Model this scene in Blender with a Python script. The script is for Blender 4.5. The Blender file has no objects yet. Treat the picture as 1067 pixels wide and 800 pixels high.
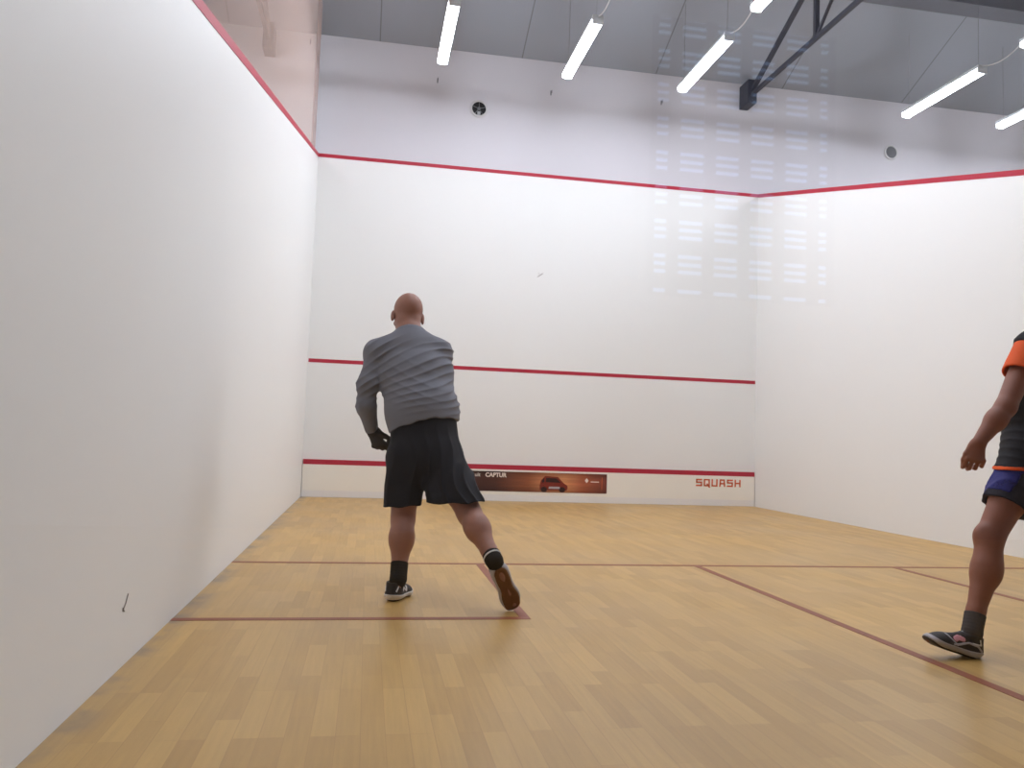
import bpy, bmesh, math
import numpy as np
from mathutils import Vector, Matrix, Euler

scene = bpy.context.scene
col = scene.collection
R = math.radians
rng = np.random.default_rng(4)

# ------------------------------------------------------------------ court geometry
W, L = 6.4, 9.75                       # a standard squash court: x to the right, front wall at y = 0, back wall at y = -L
WALL_TOP = 6.27
ROOF = 0.47                            # roof slope, rising away from the front wall
def roof_z(y): return WALL_TOP - ROOF * y if y > -8 else WALL_TOP + ROOF * 8 + ROOF * (y + 8)
def line_z(y): return 4.595 + 2.44 / L * y          # the sloping out line of the side walls

# ------------------------------------------------------------------ camera
CAM = np.array([0.83254, -11.02518, 0.87074]); ROT = (1.63724, -0.03552, -0.17632); FPX = 841.892
cd = bpy.data.cameras.new('camera'); cam = bpy.data.objects.new('camera', cd); col.objects.link(cam)
cam.location = CAM; cam.rotation_euler = ROT; cd.sensor_width = 36; cd.lens = FPX / 1067 * 36; cd.clip_start = .02; cd.clip_end = 100
scene.camera = cam
RM = np.array(Euler(ROT, 'XYZ').to_matrix())
def at(u, v, y):
    d = RM @ np.array([(u - 533.5) / FPX, -(v - 400) / FPX, -1.0])
    return CAM + d * (y - CAM[1]) / d[1]

# ------------------------------------------------------------------ materials
def new_mat(name):
    m = bpy.data.materials.new(name); m.use_nodes = True
    nt = m.node_tree; b = nt.nodes['Principled BSDF']
    return m, nt, b
def lin(c):
    return tuple(((x / 255) / 12.92 if x / 255 <= .04045 else ((x / 255 + .055) / 1.055) ** 2.4) for x in c) + (1,)
def plain(name, rgb, rough=.6, spec=.3, metal=0, var=.06, scale=8, bump=0, bscale=200):
    m, nt, b = new_mat(name); N = nt.nodes; K = nt.links
    tc = N.new('ShaderNodeTexCoord'); no = N.new('ShaderNodeTexNoise'); no.inputs['Scale'].default_value = scale; no.inputs['Detail'].default_value = 4
    K.new(tc.outputs['Object'], no.inputs['Vector'])
    mx = N.new('ShaderNodeMix'); mx.data_type = 'RGBA'
    c = lin(rgb)
    mx.inputs[6].default_value = tuple(x * (1 - var) for x in c[:3]) + (1,)
    mx.inputs[7].default_value = tuple(min(1, x * (1 + var)) for x in c[:3]) + (1,)
    K.new(no.outputs['Fac'], mx.inputs[0]); K.new(mx.outputs[2], b.inputs['Base Color'])
    b.inputs['Roughness'].default_value = rough; b.inputs['Specular IOR Level'].default_value = spec; b.inputs['Metallic'].default_value = metal
    if bump:
        n2 = N.new('ShaderNodeTexNoise'); n2.inputs['Scale'].default_value = bscale; n2.inputs['Detail'].default_value = 3
        K.new(tc.outputs['Object'], n2.inputs['Vector'])
        bp = N.new('ShaderNodeBump'); bp.inputs['Strength'].default_value = bump; bp.inputs['Distance'].default_value = .004
        K.new(n2.outputs['Fac'], bp.inputs['Height']); K.new(bp.outputs['Normal'], b.inputs['Normal'])
    return m
def emitter(name, rgb, strength):
    m = bpy.data.materials.new(name); m.use_nodes = True; nt = m.node_tree; nt.nodes.clear()
    e = nt.nodes.new('ShaderNodeEmission'); e.inputs['Color'].default_value = tuple(rgb) + (1,); e.inputs['Strength'].default_value = strength
    o = nt.nodes.new('ShaderNodeOutputMaterial'); nt.links.new(e.outputs[0], o.inputs[0]); return m

M = {}
M['plaster'] = plain('white_plaster', (232, 232, 230), .45, .35, var=.015, scale=1.3, bump=.05, bscale=60)
M['upper'] = plain('upper_wall_paint', (206, 203, 208), .7, .2, var=.02, scale=1.0)
M['hall'] = plain('hall_wall_paint', (150, 148, 146), .8, .2, var=.03, scale=1)
M['red'] = plain('court_line_red', (176, 40, 60), .5, .3, var=.05)
M['floor_red'] = plain('floor_line_red', (136, 70, 46), .45, .3, var=.12, scale=14)
M['tin'] = plain('tin_board_white', (240, 236, 226), .4, .4, var=.03, scale=3)
M['base'] = plain('tin_base_white', (232, 230, 228), .4, .4, var=.02)
M['purlin'] = plain('purlin_steel', (108, 110, 118), .6, .3, var=.05)
M['steel'] = plain('truss_steel', (60, 62, 72), .5, .4, metal=.2, var=.1)
M['lamp_body'] = plain('lamp_housing', (205, 207, 210), .4, .4)
M['wire'] = plain('lamp_wire', (215, 215, 218), .5, .3)
M['dark'] = plain('duct_shade', (30, 30, 32), .7, .2)
M['grille'] = plain('vent_grille', (120, 121, 124), .5, .4, metal=.3)
M['vent_rim'] = plain('vent_rim', (205, 203, 203), .4, .4)
M['chrome'] = plain('vent_flap', (190, 192, 194), .3, .5, metal=.6)
M['orange_print'] = plain('orange_print', (226, 106, 62), .5, .3, var=.03)
M['white_print'] = plain('white_print', (236, 222, 210), .5, .3, var=.02)
M['car_red'] = plain('car_print_red', (124, 40, 26), .5, .3, var=.15, scale=30)
M['car_dark'] = plain('car_print_dark', (46, 20, 16), .5, .3, var=.1)
M['scuff'] = plain('scuff_grey', (120, 112, 106), .8, .1, var=.3, scale=60)
M['skin_red'] = plain('skin_flushed', (152, 104, 86), .5, .35, var=.07, scale=9, bump=.1, bscale=180)
M['skin_tan'] = plain('skin_tan', (142, 88, 68), .5, .35, var=.07, scale=9, bump=.1, bscale=180)
M['shirt_grey'] = plain('grey_jersey', (122, 122, 129), .85, .1, var=.08, scale=160, bump=.15, bscale=400)
M['black_cloth'] = plain('black_cloth', (27, 24, 28), .75, .2, var=.1, scale=20, bump=.1, bscale=300)
M['navy_cloth'] = plain('dark_navy_cloth', (38, 34, 46), .7, .2, var=.1, scale=20)
M['blue_cloth'] = plain('blue_cloth', (38, 36, 112), .65, .25, var=.1, scale=20)
M['orange_cloth'] = plain('orange_cloth', (236, 96, 42), .75, .2, var=.05, scale=20, bump=.1, bscale=300)
M['sock'] = plain('black_sock', (40, 38, 38), .9, .1, var=.1, scale=80, bump=.2, bscale=500)
M['sock_grey'] = plain('charcoal_sock', (74, 70, 70), .9, .1, var=.1, scale=80, bump=.2, bscale=500)
M['shoe'] = plain('black_shoe_mesh', (38, 36, 40), .6, .3, var=.2, scale=120, bump=.2, bscale=600)
M['shoe_white'] = plain('shoe_white', (214, 210, 206), .5, .3, var=.03)
M['shoe_grey'] = plain('shoe_grey', (176, 170, 172), .5, .3, var=.03)
M['gum'] = plain('gum_sole', (112, 72, 40), .6, .3, var=.2, scale=40)
M['dark_sole'] = plain('dark_sole', (52, 46, 44), .6, .3, var=.1)
M['pink'] = plain('shoe_pink', (216, 150, 158), .6, .3, var=.05)
M['hand_shell'] = plain('dark_hand_shell', (56, 50, 46), .8, .2, var=.1, scale=60)
M['hair'] = plain('dark_hair', (50, 40, 34), .8, .2, var=.2, scale=100)
M['eye'] = plain('eye_white', (225, 220, 215), .3, .5)
M['slat'] = plain('window_slat', (52, 56, 70), .6, .2)
M['frame'] = plain('window_frame', (60, 64, 78), .6, .2)
M['sky'] = emitter('daylight_through_window', (.40, .60, 1.0), 2.1)
M['lamp'] = emitter('lamp_tube_light', (.955, 1.0, 1.115), 48.5)

def glass_mat():
    m = bpy.data.materials.new('clear_glass'); m.use_nodes = True; nt = m.node_tree; N = nt.nodes; K = nt.links; N.clear()
    t = N.new('ShaderNodeBsdfTransparent'); t.inputs[0].default_value = (.985, .99, .988, 1)
    g = N.new('ShaderNodeBsdfGlossy'); g.inputs['Roughness'].default_value = 0.0
    lw = N.new('ShaderNodeLayerWeight'); lw.inputs['Blend'].default_value = .5
    p = N.new('ShaderNodeMath'); p.operation = 'POWER'; p.inputs[1].default_value = 5
    mu = N.new('ShaderNodeMath'); mu.operation = 'MULTIPLY_ADD'; mu.inputs[1].default_value = .96; mu.inputs[2].default_value = .04
    K.new(lw.outputs['Facing'], p.inputs[0]); K.new(p.outputs[0], mu.inputs[0])
    mx = N.new('ShaderNodeMixShader'); K.new(mu.outputs[0], mx.inputs[0]); K.new(t.outputs[0], mx.inputs[1]); K.new(g.outputs[0], mx.inputs[2])
    o = N.new('ShaderNodeOutputMaterial'); K.new(mx.outputs[0], o.inputs[0]); return m
M['glass'] = glass_mat()
def cloudy(name, fac, rgb):
    m = bpy.data.materials.new(name); m.use_nodes = True; nt = m.node_tree; N = nt.nodes; K = nt.links; N.clear()
    t = N.new('ShaderNodeBsdfTransparent'); d = N.new('ShaderNodeBsdfDiffuse'); d.inputs[0].default_value = lin(rgb)
    tr = N.new('ShaderNodeBsdfTranslucent'); tr.inputs[0].default_value = lin(rgb)
    a = N.new('ShaderNodeMixShader'); a.inputs[0].default_value = .4; K.new(d.outputs[0], a.inputs[1]); K.new(tr.outputs[0], a.inputs[2])
    mx = N.new('ShaderNodeMixShader'); mx.inputs[0].default_value = fac
    K.new(t.outputs[0], mx.inputs[1]); K.new(a.outputs[0], mx.inputs[2])
    o = N.new('ShaderNodeOutputMaterial'); K.new(mx.outputs[0], o.inputs[0]); return m
M['cloudy'] = cloudy('cloudy_plastic', .32, (214, 190, 178))
M['cloudy_edge'] = cloudy('cloudy_plastic_edge', .5, (200, 178, 170))

def floor_mat():
    m, nt, b = new_mat('maple_strip_floor'); N = nt.nodes; K = nt.links
    tc = N.new('ShaderNodeTexCoord'); mp = N.new('ShaderNodeMapping'); mp.inputs['Rotation'].default_value = (0, 0, R(90))
    K.new(tc.outputs['Object'], mp.inputs['Vector'])
    def bricks(c1, c2, mortar, w, off):
        br = N.new('ShaderNodeTexBrick'); br.inputs['Scale'].default_value = 1; br.inputs['Brick Width'].default_value = w; br.inputs['Row Height'].default_value = .071
        br.inputs['Mortar Size'].default_value = .0008; br.inputs['Mortar Smooth'].default_value = .3; br.offset = off; br.offset_frequency = 3
        br.inputs['Color1'].default_value = lin(c1); br.inputs['Color2'].default_value = lin(c2); br.inputs['Mortar'].default_value = lin(mortar)
        K.new(mp.outputs[0], br.inputs['Vector']); return br
    br = bricks((199, 159, 92), (181, 142, 79), (171, 132, 74), .43, .37)
    # a stretched grain
    mg = N.new('ShaderNodeMapping'); mg.inputs['Scale'].default_value = (60, 3, 1); K.new(tc.outputs['Object'], mg.inputs['Vector'])
    gr = N.new('ShaderNodeTexNoise'); gr.inputs['Scale'].default_value = 1; gr.inputs['Detail'].default_value = 5; K.new(mg.outputs[0], gr.inputs['Vector'])
    big = N.new('ShaderNodeTexNoise'); big.inputs['Scale'].default_value = .9; big.inputs['Detail'].default_value = 3; K.new(tc.outputs['Object'], big.inputs['Vector'])
    def ramp(fac, lo, hi, a, z):
        r = N.new('ShaderNodeMapRange'); r.inputs[1].default_value = lo; r.inputs[2].default_value = hi; r.inputs[3].default_value = a; r.inputs[4].default_value = z; K.new(fac, r.inputs[0]); return r.outputs[0]
    def mul(cs, fac):
        x = N.new('ShaderNodeMix'); x.data_type = 'RGBA'; x.blend_type = 'MULTIPLY'; x.inputs[0].default_value = 1
        K.new(cs, x.inputs[6]); K.new(fac, x.inputs[7]); return x.outputs[2]
    c = mul(br.outputs['Color'], ramp(gr.outputs['Fac'], .3, .7, .93, 1.05))
    c = mul(c, ramp(big.outputs['Fac'], .35, .65, .93, 1.05))
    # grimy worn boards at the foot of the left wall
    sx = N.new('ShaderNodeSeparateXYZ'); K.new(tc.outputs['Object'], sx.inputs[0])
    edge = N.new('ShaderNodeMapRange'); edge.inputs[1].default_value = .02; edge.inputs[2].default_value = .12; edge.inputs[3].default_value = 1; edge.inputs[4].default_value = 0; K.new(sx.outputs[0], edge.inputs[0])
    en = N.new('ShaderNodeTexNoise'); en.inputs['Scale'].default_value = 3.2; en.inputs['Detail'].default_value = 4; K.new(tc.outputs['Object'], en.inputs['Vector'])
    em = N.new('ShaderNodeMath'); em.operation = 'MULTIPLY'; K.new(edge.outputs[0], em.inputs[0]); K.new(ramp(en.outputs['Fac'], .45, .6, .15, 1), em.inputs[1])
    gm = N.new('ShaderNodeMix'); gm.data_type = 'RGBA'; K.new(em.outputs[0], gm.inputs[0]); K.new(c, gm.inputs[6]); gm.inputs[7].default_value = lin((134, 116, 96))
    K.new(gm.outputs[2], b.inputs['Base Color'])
    K.new(ramp(big.outputs['Fac'], .3, .7, .33, .43), b.inputs['Roughness']); b.inputs['Specular IOR Level'].default_value = .5
    return m
M['floor'] = floor_mat()
def ceiling_mat():
    m, nt, b = new_mat('grey_roof_sheet'); N = nt.nodes; K = nt.links
    tc = N.new('ShaderNodeTexCoord'); sx = N.new('ShaderNodeSeparateXYZ'); K.new(tc.outputs['Object'], sx.inputs[0])
    a = N.new('ShaderNodeMath'); a.operation = 'ADD'; a.inputs[1].default_value = 100 * 2.0 - .74; K.new(sx.outputs[0], a.inputs[0])
    mo = N.new('ShaderNodeMath'); mo.operation = 'MODULO'; mo.inputs[1].default_value = 2.0; K.new(a.outputs[0], mo.inputs[0])
    lt = N.new('ShaderNodeMath'); lt.operation = 'LESS_THAN'; lt.inputs[1].default_value = .016; K.new(mo.outputs[0], lt.inputs[0])
    no = N.new('ShaderNodeTexNoise'); no.inputs['Scale'].default_value = .8; K.new(tc.outputs['Object'], no.inputs['Vector'])
    mx = N.new('ShaderNodeMix'); mx.data_type = 'RGBA'; mx.inputs[6].default_value = lin((142, 146, 154)); mx.inputs[7].default_value = lin((152, 156, 164)); K.new(no.outputs['Fac'], mx.inputs[0])
    m2 = N.new('ShaderNodeMix'); m2.data_type = 'RGBA'; K.new(lt.outputs[0], m2.inputs[0]); K.new(mx.outputs[2], m2.inputs[6]); m2.inputs[7].default_value = lin((116, 118, 123))
    K.new(m2.outputs[2], b.inputs['Base Color']); b.inputs['Roughness'].default_value = .6; b.inputs['Specular IOR Level'].default_value = .2
    return m
M['roof'] = ceiling_mat()
def banner_mat(x0, x1):
    m, nt, b = new_mat('sunset_desert_print'); N = nt.nodes; K = nt.links
    tc = N.new('ShaderNodeTexCoord'); sx = N.new('ShaderNodeSeparateXYZ'); K.new(tc.outputs['Object'], sx.inputs[0])
    mr = N.new('ShaderNodeMapRange'); mr.inputs[1].default_value = x0; mr.inputs[2].default_value = x1; K.new(sx.outputs[0], mr.inputs[0])
    cr = N.new('ShaderNodeValToRGB'); K.new(mr.outputs[0], cr.inputs[0])
    stops = [(0, (52, 24, 20)), (.38, (78, 38, 30)), (.56, (150, 84, 52)), (.66, (214, 140, 92)), (.76, (222, 150, 100)), (.86, (186, 100, 66)), (1, (116, 48, 40))]
    e = cr.color_ramp.elements; e[0].position = 0; e[0].color = lin(stops[0][1]); e[1].position = 1; e[1].color = lin(stops[-1][1])
    for p, c in stops[1:-1]: n = e.new(p); n.color = lin(c)
    wv = N.new('ShaderNodeTexNoise'); wv.inputs['Scale'].default_value = 1; mp = N.new('ShaderNodeMapping'); mp.inputs['Scale'].default_value = (2, 1, 40)
    K.new(tc.outputs['Object'], mp.inputs[0]); K.new(mp.outputs[0], wv.inputs['Vector'])
    r = N.new('ShaderNodeMapRange'); r.inputs[1].default_value = .3; r.inputs[2].default_value = .7; r.inputs[3].default_value = .75; r.inputs[4].default_value = 1.1; K.new(wv.outputs['Fac'], r.inputs[0])
    mx = N.new('ShaderNodeMix'); mx.data_type = 'RGBA'; mx.blend_type = 'MULTIPLY'; mx.inputs[0].default_value = 1; K.new(cr.outputs[0], mx.inputs[6]); K.new(r.outputs[0], mx.inputs[7])
    # a dark ground and dark upper sky in the printed picture
    zr = N.new('ShaderNodeValToRGB'); z = N.new('ShaderNodeMapRange'); z.inputs[1].default_value = .135; z.inputs[2].default_value = .405; K.new(sx.outputs[2], z.inputs[0]); K.new(z.outputs[0], zr.inputs[0])
    q = zr.color_ramp.elements; q[0].position = 0; q[0].color = (.5, .42, .4, 1); q[1].position = 1; q[1].color = (.42, .36, .36, 1)
    for p_, v_ in ((.22, .8), (.45, 1.0), (.72, .95)):
        n_ = q.new(p_); n_.color = (v_, v_, v_, 1)
    m3 = N.new('ShaderNodeMix'); m3.data_type = 'RGBA'; m3.blend_type = 'MULTIPLY'; m3.inputs[0].default_value = 1; K.new(mx.outputs[2], m3.inputs[6]); K.new(zr.outputs[0], m3.inputs[7])
    K.new(m3.outputs[2], b.inputs['Base Color']); b.inputs['Roughness'].default_value = .4
    return m

# ------------------------------------------------------------------ object helpers
def tag(o, label=None, cat=None, group=None, kind=None):
    if label: o['label'] = label
    if cat: o['category'] = cat
    if group: o['group'] = group
    if kind: o['kind'] = kind
    return o
def empty(name, loc):
    o = bpy.data.objects.new(name, None); col.objects.link(o); o.location = loc; o.empty_display_size = .1; return o
def parented(o, parent):
    if parent is not None:
        o.parent = parent; o.matrix_parent_inverse = Matrix.Translation(-parent.location)
    return o
class MB:
    """collects shapes, links them as one mesh object"""
    def __init__(s): s.bm = bmesh.new()
    def box(s, x0, x1, y0, y1, z0, z1, bev=0):
        r = bmesh.ops.create_cube(s.bm, size=1)
        for v in r['verts']: v.co = Vector(((x0 + x1) / 2 + v.co.x * (x1 - x0), (y0 + y1) / 2 + v.co.y * (y1 - y0), (z0 + z1) / 2 + v.co.z * (z1 - z0)))
        if bev:
            es = {e for v in r['verts'] for e in v.link_edges}
            bmesh.ops.bevel(s.bm, geom=list(es), offset=bev, segments=2, profile=.5, affect='EDGES')
        return s
    def prism(s, poly, axis, a, b):
        """polygon in the plane across axis, extruded from a to b"""
        def P(p, t): return {'x': (t, p[0], p[1]), 'y': (p[0], t, p[1]), 'z': (p[0], p[1], t)}[axis]
        A = [s.bm.verts.new(P(p, a)) for p in poly]; B = [s.bm.verts.new(P(p, b)) for p in poly]
        s.bm.faces.new(A); s.bm.faces.new(B[::-1]); n = len(poly)
        for i in range(n): s.bm.faces.new((A[i], B[i], B[(i + 1) % n], A[(i + 1) % n]))
        return s
    def bar(s, p, q, w, h, up=(1, 0, 0)):
        p = Vector(p); q = Vector(q); d = (q - p).normalized(); a = Vector(up); a = (a - d * a.dot(d)).normalized(); b = d.cross(a)
        c = [(a * (i * w / 2) + b * (j * h / 2)) for i, j in ((-1, -1), (1, -1), (1, 1), (-1, 1))]
        A = [s.bm.verts.new(p + k) for k in c]; B = [s.bm.verts.new(q + k) for k in c]
        s.bm.faces.new(A); s.bm.faces.new(B[::-1])
        for i in range(4): s.bm.faces.new((A[i], B[i], B[(i + 1) % 4], A[(i + 1) % 4]))
        return s
    def tube(s, pts, r, n=8):
        pts = [Vector(p) for p in pts]; rings = []
        for i, p in enumerate(pts):
            d = (pts[min(i + 1, len(pts) - 1)] - pts[max(i - 1, 0)]).normalized()
            a = d.cross(Vector((0, 0, 1)) if abs(d.z) < .9 else Vector((1, 0, 0))).normalized(); b = d.cross(a)
            rings.append([s.bm.verts.new(p + (a * math.cos(t) + b * math.sin(t)) * r) for t in [2 * math.pi * k / n for k in range(n)]])
        for A, B in zip(rings, rings[1:]):
            for i in range(n): s.bm.faces.new((A[i], A[(i + 1) % n], B[(i + 1) % n], B[i]))
        s.bm.faces.new(rings[0][::-1]); s.bm.faces.new(rings[-1]); return s
    def lathe_y(s, cx, cz, prof, n=32):
        """profile of (radius, y) turned about a y-parallel axis, closed"""
        rings = [[s.bm.verts.new((cx + r * math.cos(2 * math.pi * k / n), y, cz + r * math.sin(2 * math.pi * k / n))) for k in range(n)] for r, y in prof]
        for A, B in zip(rings, rings[1:] + rings[:1]):
            for i in range(n): s.bm.faces.new((A[i], A[(i + 1) % n], B[(i + 1) % n], B[i]))
        return s
    def build(s, name, mat, parent=None, smooth=False):
        bmesh.ops.recalc_face_normals(s.bm, faces=s.bm.faces)
        me = bpy.data.meshes.new(name); s.bm.to_mesh(me); s.bm.free(); me.materials.append(mat)
        if smooth:
            for p in me.polygons: p.use_smooth = True
        o = bpy.data.objects.new(name, me); col.objects.link(o); return parented(o, parent)
def struct(name, mb, mat, label, cat):
    return tag(mb.build(name, mat), label, cat, None, 'structure')

# ------------------------------------------------------------------ the setting
X0, X1, YB = -8.0, 14.0, -15.9
struct('floor', MB().box(X0, X1, YB - .2, .2, -.2, 0), M['floor'], 'pale maple strip floor of the squash court', 'floor')
wf = struct('wall_front', MB().box(X0, X1, 0, .2, 0, WALL_TOP), M['plaster'], 'tall white front wall of the court with red lines', 'wall')
tag(MB().box(X0, X1, -.0015, .001, 4.62, WALL_TOP + .01).build('upper_band', M['upper'], wf), 'greyer painted band above the red line')
def side(x0, x1):
    return MB().prism([(0, 0), (0, line_z(0) + .025), (-L, line_z(-L) + .025), (-L, 0)], 'x', x0, x1)
wl = struct('wall_left', side(-.2, 0), M['plaster'], 'white side wall on the left, its top sloping down along a red line', 'wall')
wr = struct('wall_right', side(W, W + .2), M['plaster'], 'white side wall on the right, below the red sloping line', 'wall')
struct('ceiling', MB().prism([(.2, WALL_TOP - .094), (-8, roof_z(-8)), (YB - .2, roof_z(YB)), (YB - .2, roof_z(YB) + .15), (-8, roof_z(-8) + .15), (.2, WALL_TOP + .06)], 'x', X0 - .2, X1 + .2), M['roof'], 'grey sheeted roof rising away from the front wall', 'ceiling')
gable = [(0.2, 0), (0.2, WALL_TOP), (-8, roof_z(-8)), (YB - .2, roof_z(YB)), (YB - .2, 0)]
struct('wall_east', MB().prism(gable, 'x', X1, X1 + .2), M['hall'], 'grey end wall of the hall beyond the right-hand courts', 'wall')
struct('wall_west', MB().prism(gable, 'x', X0 - .2, X0), M['hall'], 'grey end wall of the hall beyond the left-hand courts', 'wall')
# hall wall behind the camera, with its window opening
WX0, WX1, WZ0, WZ1 = 3.42, 5.42, 2.30, 5.12
mb = MB(); zt = roof_z(YB)
mb.box(X0, WX0, YB - .2, YB, 0, zt); mb.box(WX1, X1, YB - .2, YB, 0, zt); mb.box(WX0, WX1, YB - .2, YB, 0, WZ0); mb.box(WX0, WX1, YB - .2, YB, WZ1, zt)
struct('wall_rear', mb, M['hall'], 'grey hall wall facing the glass back of the court', 'wall')
win = empty('window_1', ((WX0 + WX1) / 2, YB, WZ0)); tag(win, 'tall slatted window with blue daylight, mirrored faintly in the glass', 'window', None, 'structure')
fr = MB(); px, pz = .375, .345
xs = [WX0 + .02, WX1 - .01] + [3.69 + px * i for i in range(5)]; zs = [4.506 + pz * i for i in range(-7, 3)]
for x in xs:
    a, b = max(WX0, x - .058), min(WX1, x + .058)
    if b > a: fr.box(a, b, YB - .06, YB - .02, WZ0, WZ1)
fr.build('window_frame', M['frame'], win)
sl = MB()
for z in zs:
    for d, h in ((-.05, .15), (.14, .037), (.217, .037)):
        a, b = max(WZ0, z + d), min(WZ1, z + d + h)
        if b > a: sl.box(WX0, WX1, YB - .07, YB - .055, a, b)
sl.build('window_slats', M['slat'], win)
MB().box(WX0, WX1, YB - .09, YB - .075, WZ0, WZ1).build('window_pane', M['sky'], win)

# glass back wall of the court
gb = empty('wall_back', (W / 2, -L, 0)); tag(gb, 'clear glass back wall of the court, seen through', 'wall', None, 'structure')
for a, b in ((-.0, 2.30), (2.31, 3.19), (3.20, W)):
    MB().box(a, b, -L - .012, -L, .01, 2.13).build('glass_pane', M['glass'], gb)

# red court lines: painted bands
T = .003
struct('trim_1', MB().box(0, W, -T, 0, 4.57, 4.62), M['red'], 'red out line high across the front wall', 'court line')
struct('trim_2', MB().box(0.01, W - .01, -T, 0, 1.78, 1.83), M['red'], 'red service line across the middle of the front wall', 'court line')
def slope_line(a, b):
    return MB().prism([(-.0, line_z(0) - .027), (-.0, line_z(0) + .027), (-L, line_z(-L) + .027), (-L, line_z(-L) - .027)], 'x', a, b)
struct('trim_3', slope_line(0, T), M['red'], 'red out line sloping down along the top of the left wall', 'court line')
struct('trim_4', slope_line(W - T, W), M['red'], 'red out line sloping down along the top of the right wall', 'court line')
F = .0015; h = .025
struct('trim_5', MB().box(0, W, -5.465 - h, -5.465 + h, 0, F), M['floor_red'], 'red short line across the whole floor', 'floor line')
struct('trim_6', MB().box(3.2 - h, 3.2 + h, -L, -5.465 - h, 0, F), M['floor_red'], 'red half court line running from the short line to the back', 'floor line')
def boxline(x, sgn):
    m = MB().box(x - h, x + h, -7.115 - h, -5.465 - h, 0, F)
    a, b = (0, x - h) if sgn < 0 else (x + h, W)
    return m.box(a, b, -7.115 - h, -7.115 + h, 0, F)
struct('trim_7', boxline(1.625, -1), M['floor_red'], 'red service box outline by the left wall', 'floor line')
struct('trim_8', boxline(4.775, 1), M['floor_red'], 'red service box outline on the right half of the floor', 'floor line')

# dark purlin across the upper roof
pz_ = roof_z(-1.5)
struct('trim_9', MB().box(X0, X1, -1.72, -1.42, pz_ - .06, pz_ + .12), M['purlin'], 'dark grey purlin crossing the roof at the top right corner', 'beam')

# scuffs on the walls
def scuff(parent, pts, r, name='scuff_mark'):
    m = MB()
    for p in pts: m.tube(p, r, 6)
    return m.build(name, M['scuff'], parent)
scuff(wl, [[(.001, -7.90, .205), (.001, -7.87, .225), (.001, -7.845, .255)], [(.001, -7.90, .215), (.001, -7.88, .20)]], .0025)
scuff(wf, [[(3.08, -.001, 3.14), (3.12, -.001, 3.17), (3.155, -.001, 3.195)], [(3.09, -.001, 3.19), (3.105, -.001, 3.19)]], .005)

# ------------------------------------------------------------------ cloudy panel above the left wall
pan = empty('screen_panel', (-.02, -2, line_z(-2))); tag(pan, 'cloudy see-through plastic panel standing on top of the left wall', 'screen')
def pan_poly(y0, y1):
    return [(y0, line_z(y0) + .03), (y0, roof_z(y0) - .02), (y1, roof_z(y1) - .02), (y1, line_z(y1) + .03)]
MB().prism(pan_poly(-.92, -7.5), 'x', -.024, -.018).build('sheet', M['cloudy'], pan)
tag(MB().prism(pan_poly(-.40, -.92), 'x', -.026, -.016).build('edge_strip', M['cloudy_edge'], pan), 'lighter upright strip at the end of the cloudy panel')

# ------------------------------------------------------------------ tin with lettering, and the advert on it
TY = -.03
tin = empty('tin_board', (W / 2, TY, 0)); tag(tin, 'low white tin board with red top strip along the foot of the front wall', 'tin board')
MB().box(.012, W - .012, TY, -.002, .09, .43).build('board', M['tin'], tin)
tag(MB().box(.012, W - .012, TY, -.002, 0.002, .09).build('base_strip', M['base'], tin), 'brighter white strip along the floor')
tag(MB().box(.012, W - .012, TY - .0005, -.002, .43, .495, .0).build('top_strip', M['red'], tin), 'red top strip')
def text_mesh(name, body, size, x, z, y, mat, parent, extr=.001, shear=0, sx=1.0, bold=0, align='LEFT'):
    cu = bpy.data.curves.new(name, 'FONT'); cu.body = body; cu.size = size; cu.extrude = extr; cu.shear = shear; cu.offset = bold; cu.align_x = align
    o = bpy.data.objects.new(name, cu); col.objects.link(o)
    bpy.context.view_layer.update()
    me = bpy.data.meshes.new_from_object(o.evaluated_get(bpy.context.evaluated_depsgraph_get()))
    bpy.data.objects.remove(o); me.materials.clear(); me.materials.append(mat); me.name = name
    me.transform(Matrix.Translation((x, y, z)) @ Matrix.Rotation(R(90), 4, 'X') @ Matrix.Diagonal((sx, 1, 1, 1)))
    o = bpy.data.objects.new(name, me); col.objects.link(o); return parented(o, parent)
# SQUASH, wide stencil letters drawn as strokes
def strokes(mb, polys, x, z, w, hgt, t):
    for pl in polys:
        for (a, b), (c, d) in zip(pl, pl[1:]):
            p = Vector((x + a * w, TY - .0015, z + b * hgt)); q = Vector((x + c * w, TY - .0015, z + d * hgt))
            e = (q - p).normalized() * t / 2
            mb.bar(p - e, q + e, t, .002, up=Vector((0, 1, 0)).cross(q - p))
LET = {'S': [[(1, 1), (0, 1), (0, .55), (1, .55), (1, 0), (0, 0)]],
       'Q': [[(0, 0), (0, 1), (1, 1), (1, 0), (0, 0)], [(.6, .25), (1.05, -.22)]],
       'U': [[(0, 1), (0, 0), (1, 0), (1, 1)]],
       'A': [[(0, 0), (.12, 1), (.88, 1), (1, 0)], [(.05, .4), (.95, .4)]],
       'H': [[(0, 1), (0, 0)], [(1, 1), (1, 0)], [(0, .5), (1, .5)]]}
mb = MB()
for i, ch in enumerate('SQUASH'): strokes(mb, LET[ch], 5.50 + i * .118, .285, .072, .085, .021)
tag(mb.build('lettering', M['orange_print'], tin), 'orange SQUASH lettering at the right end of the tin')

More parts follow.
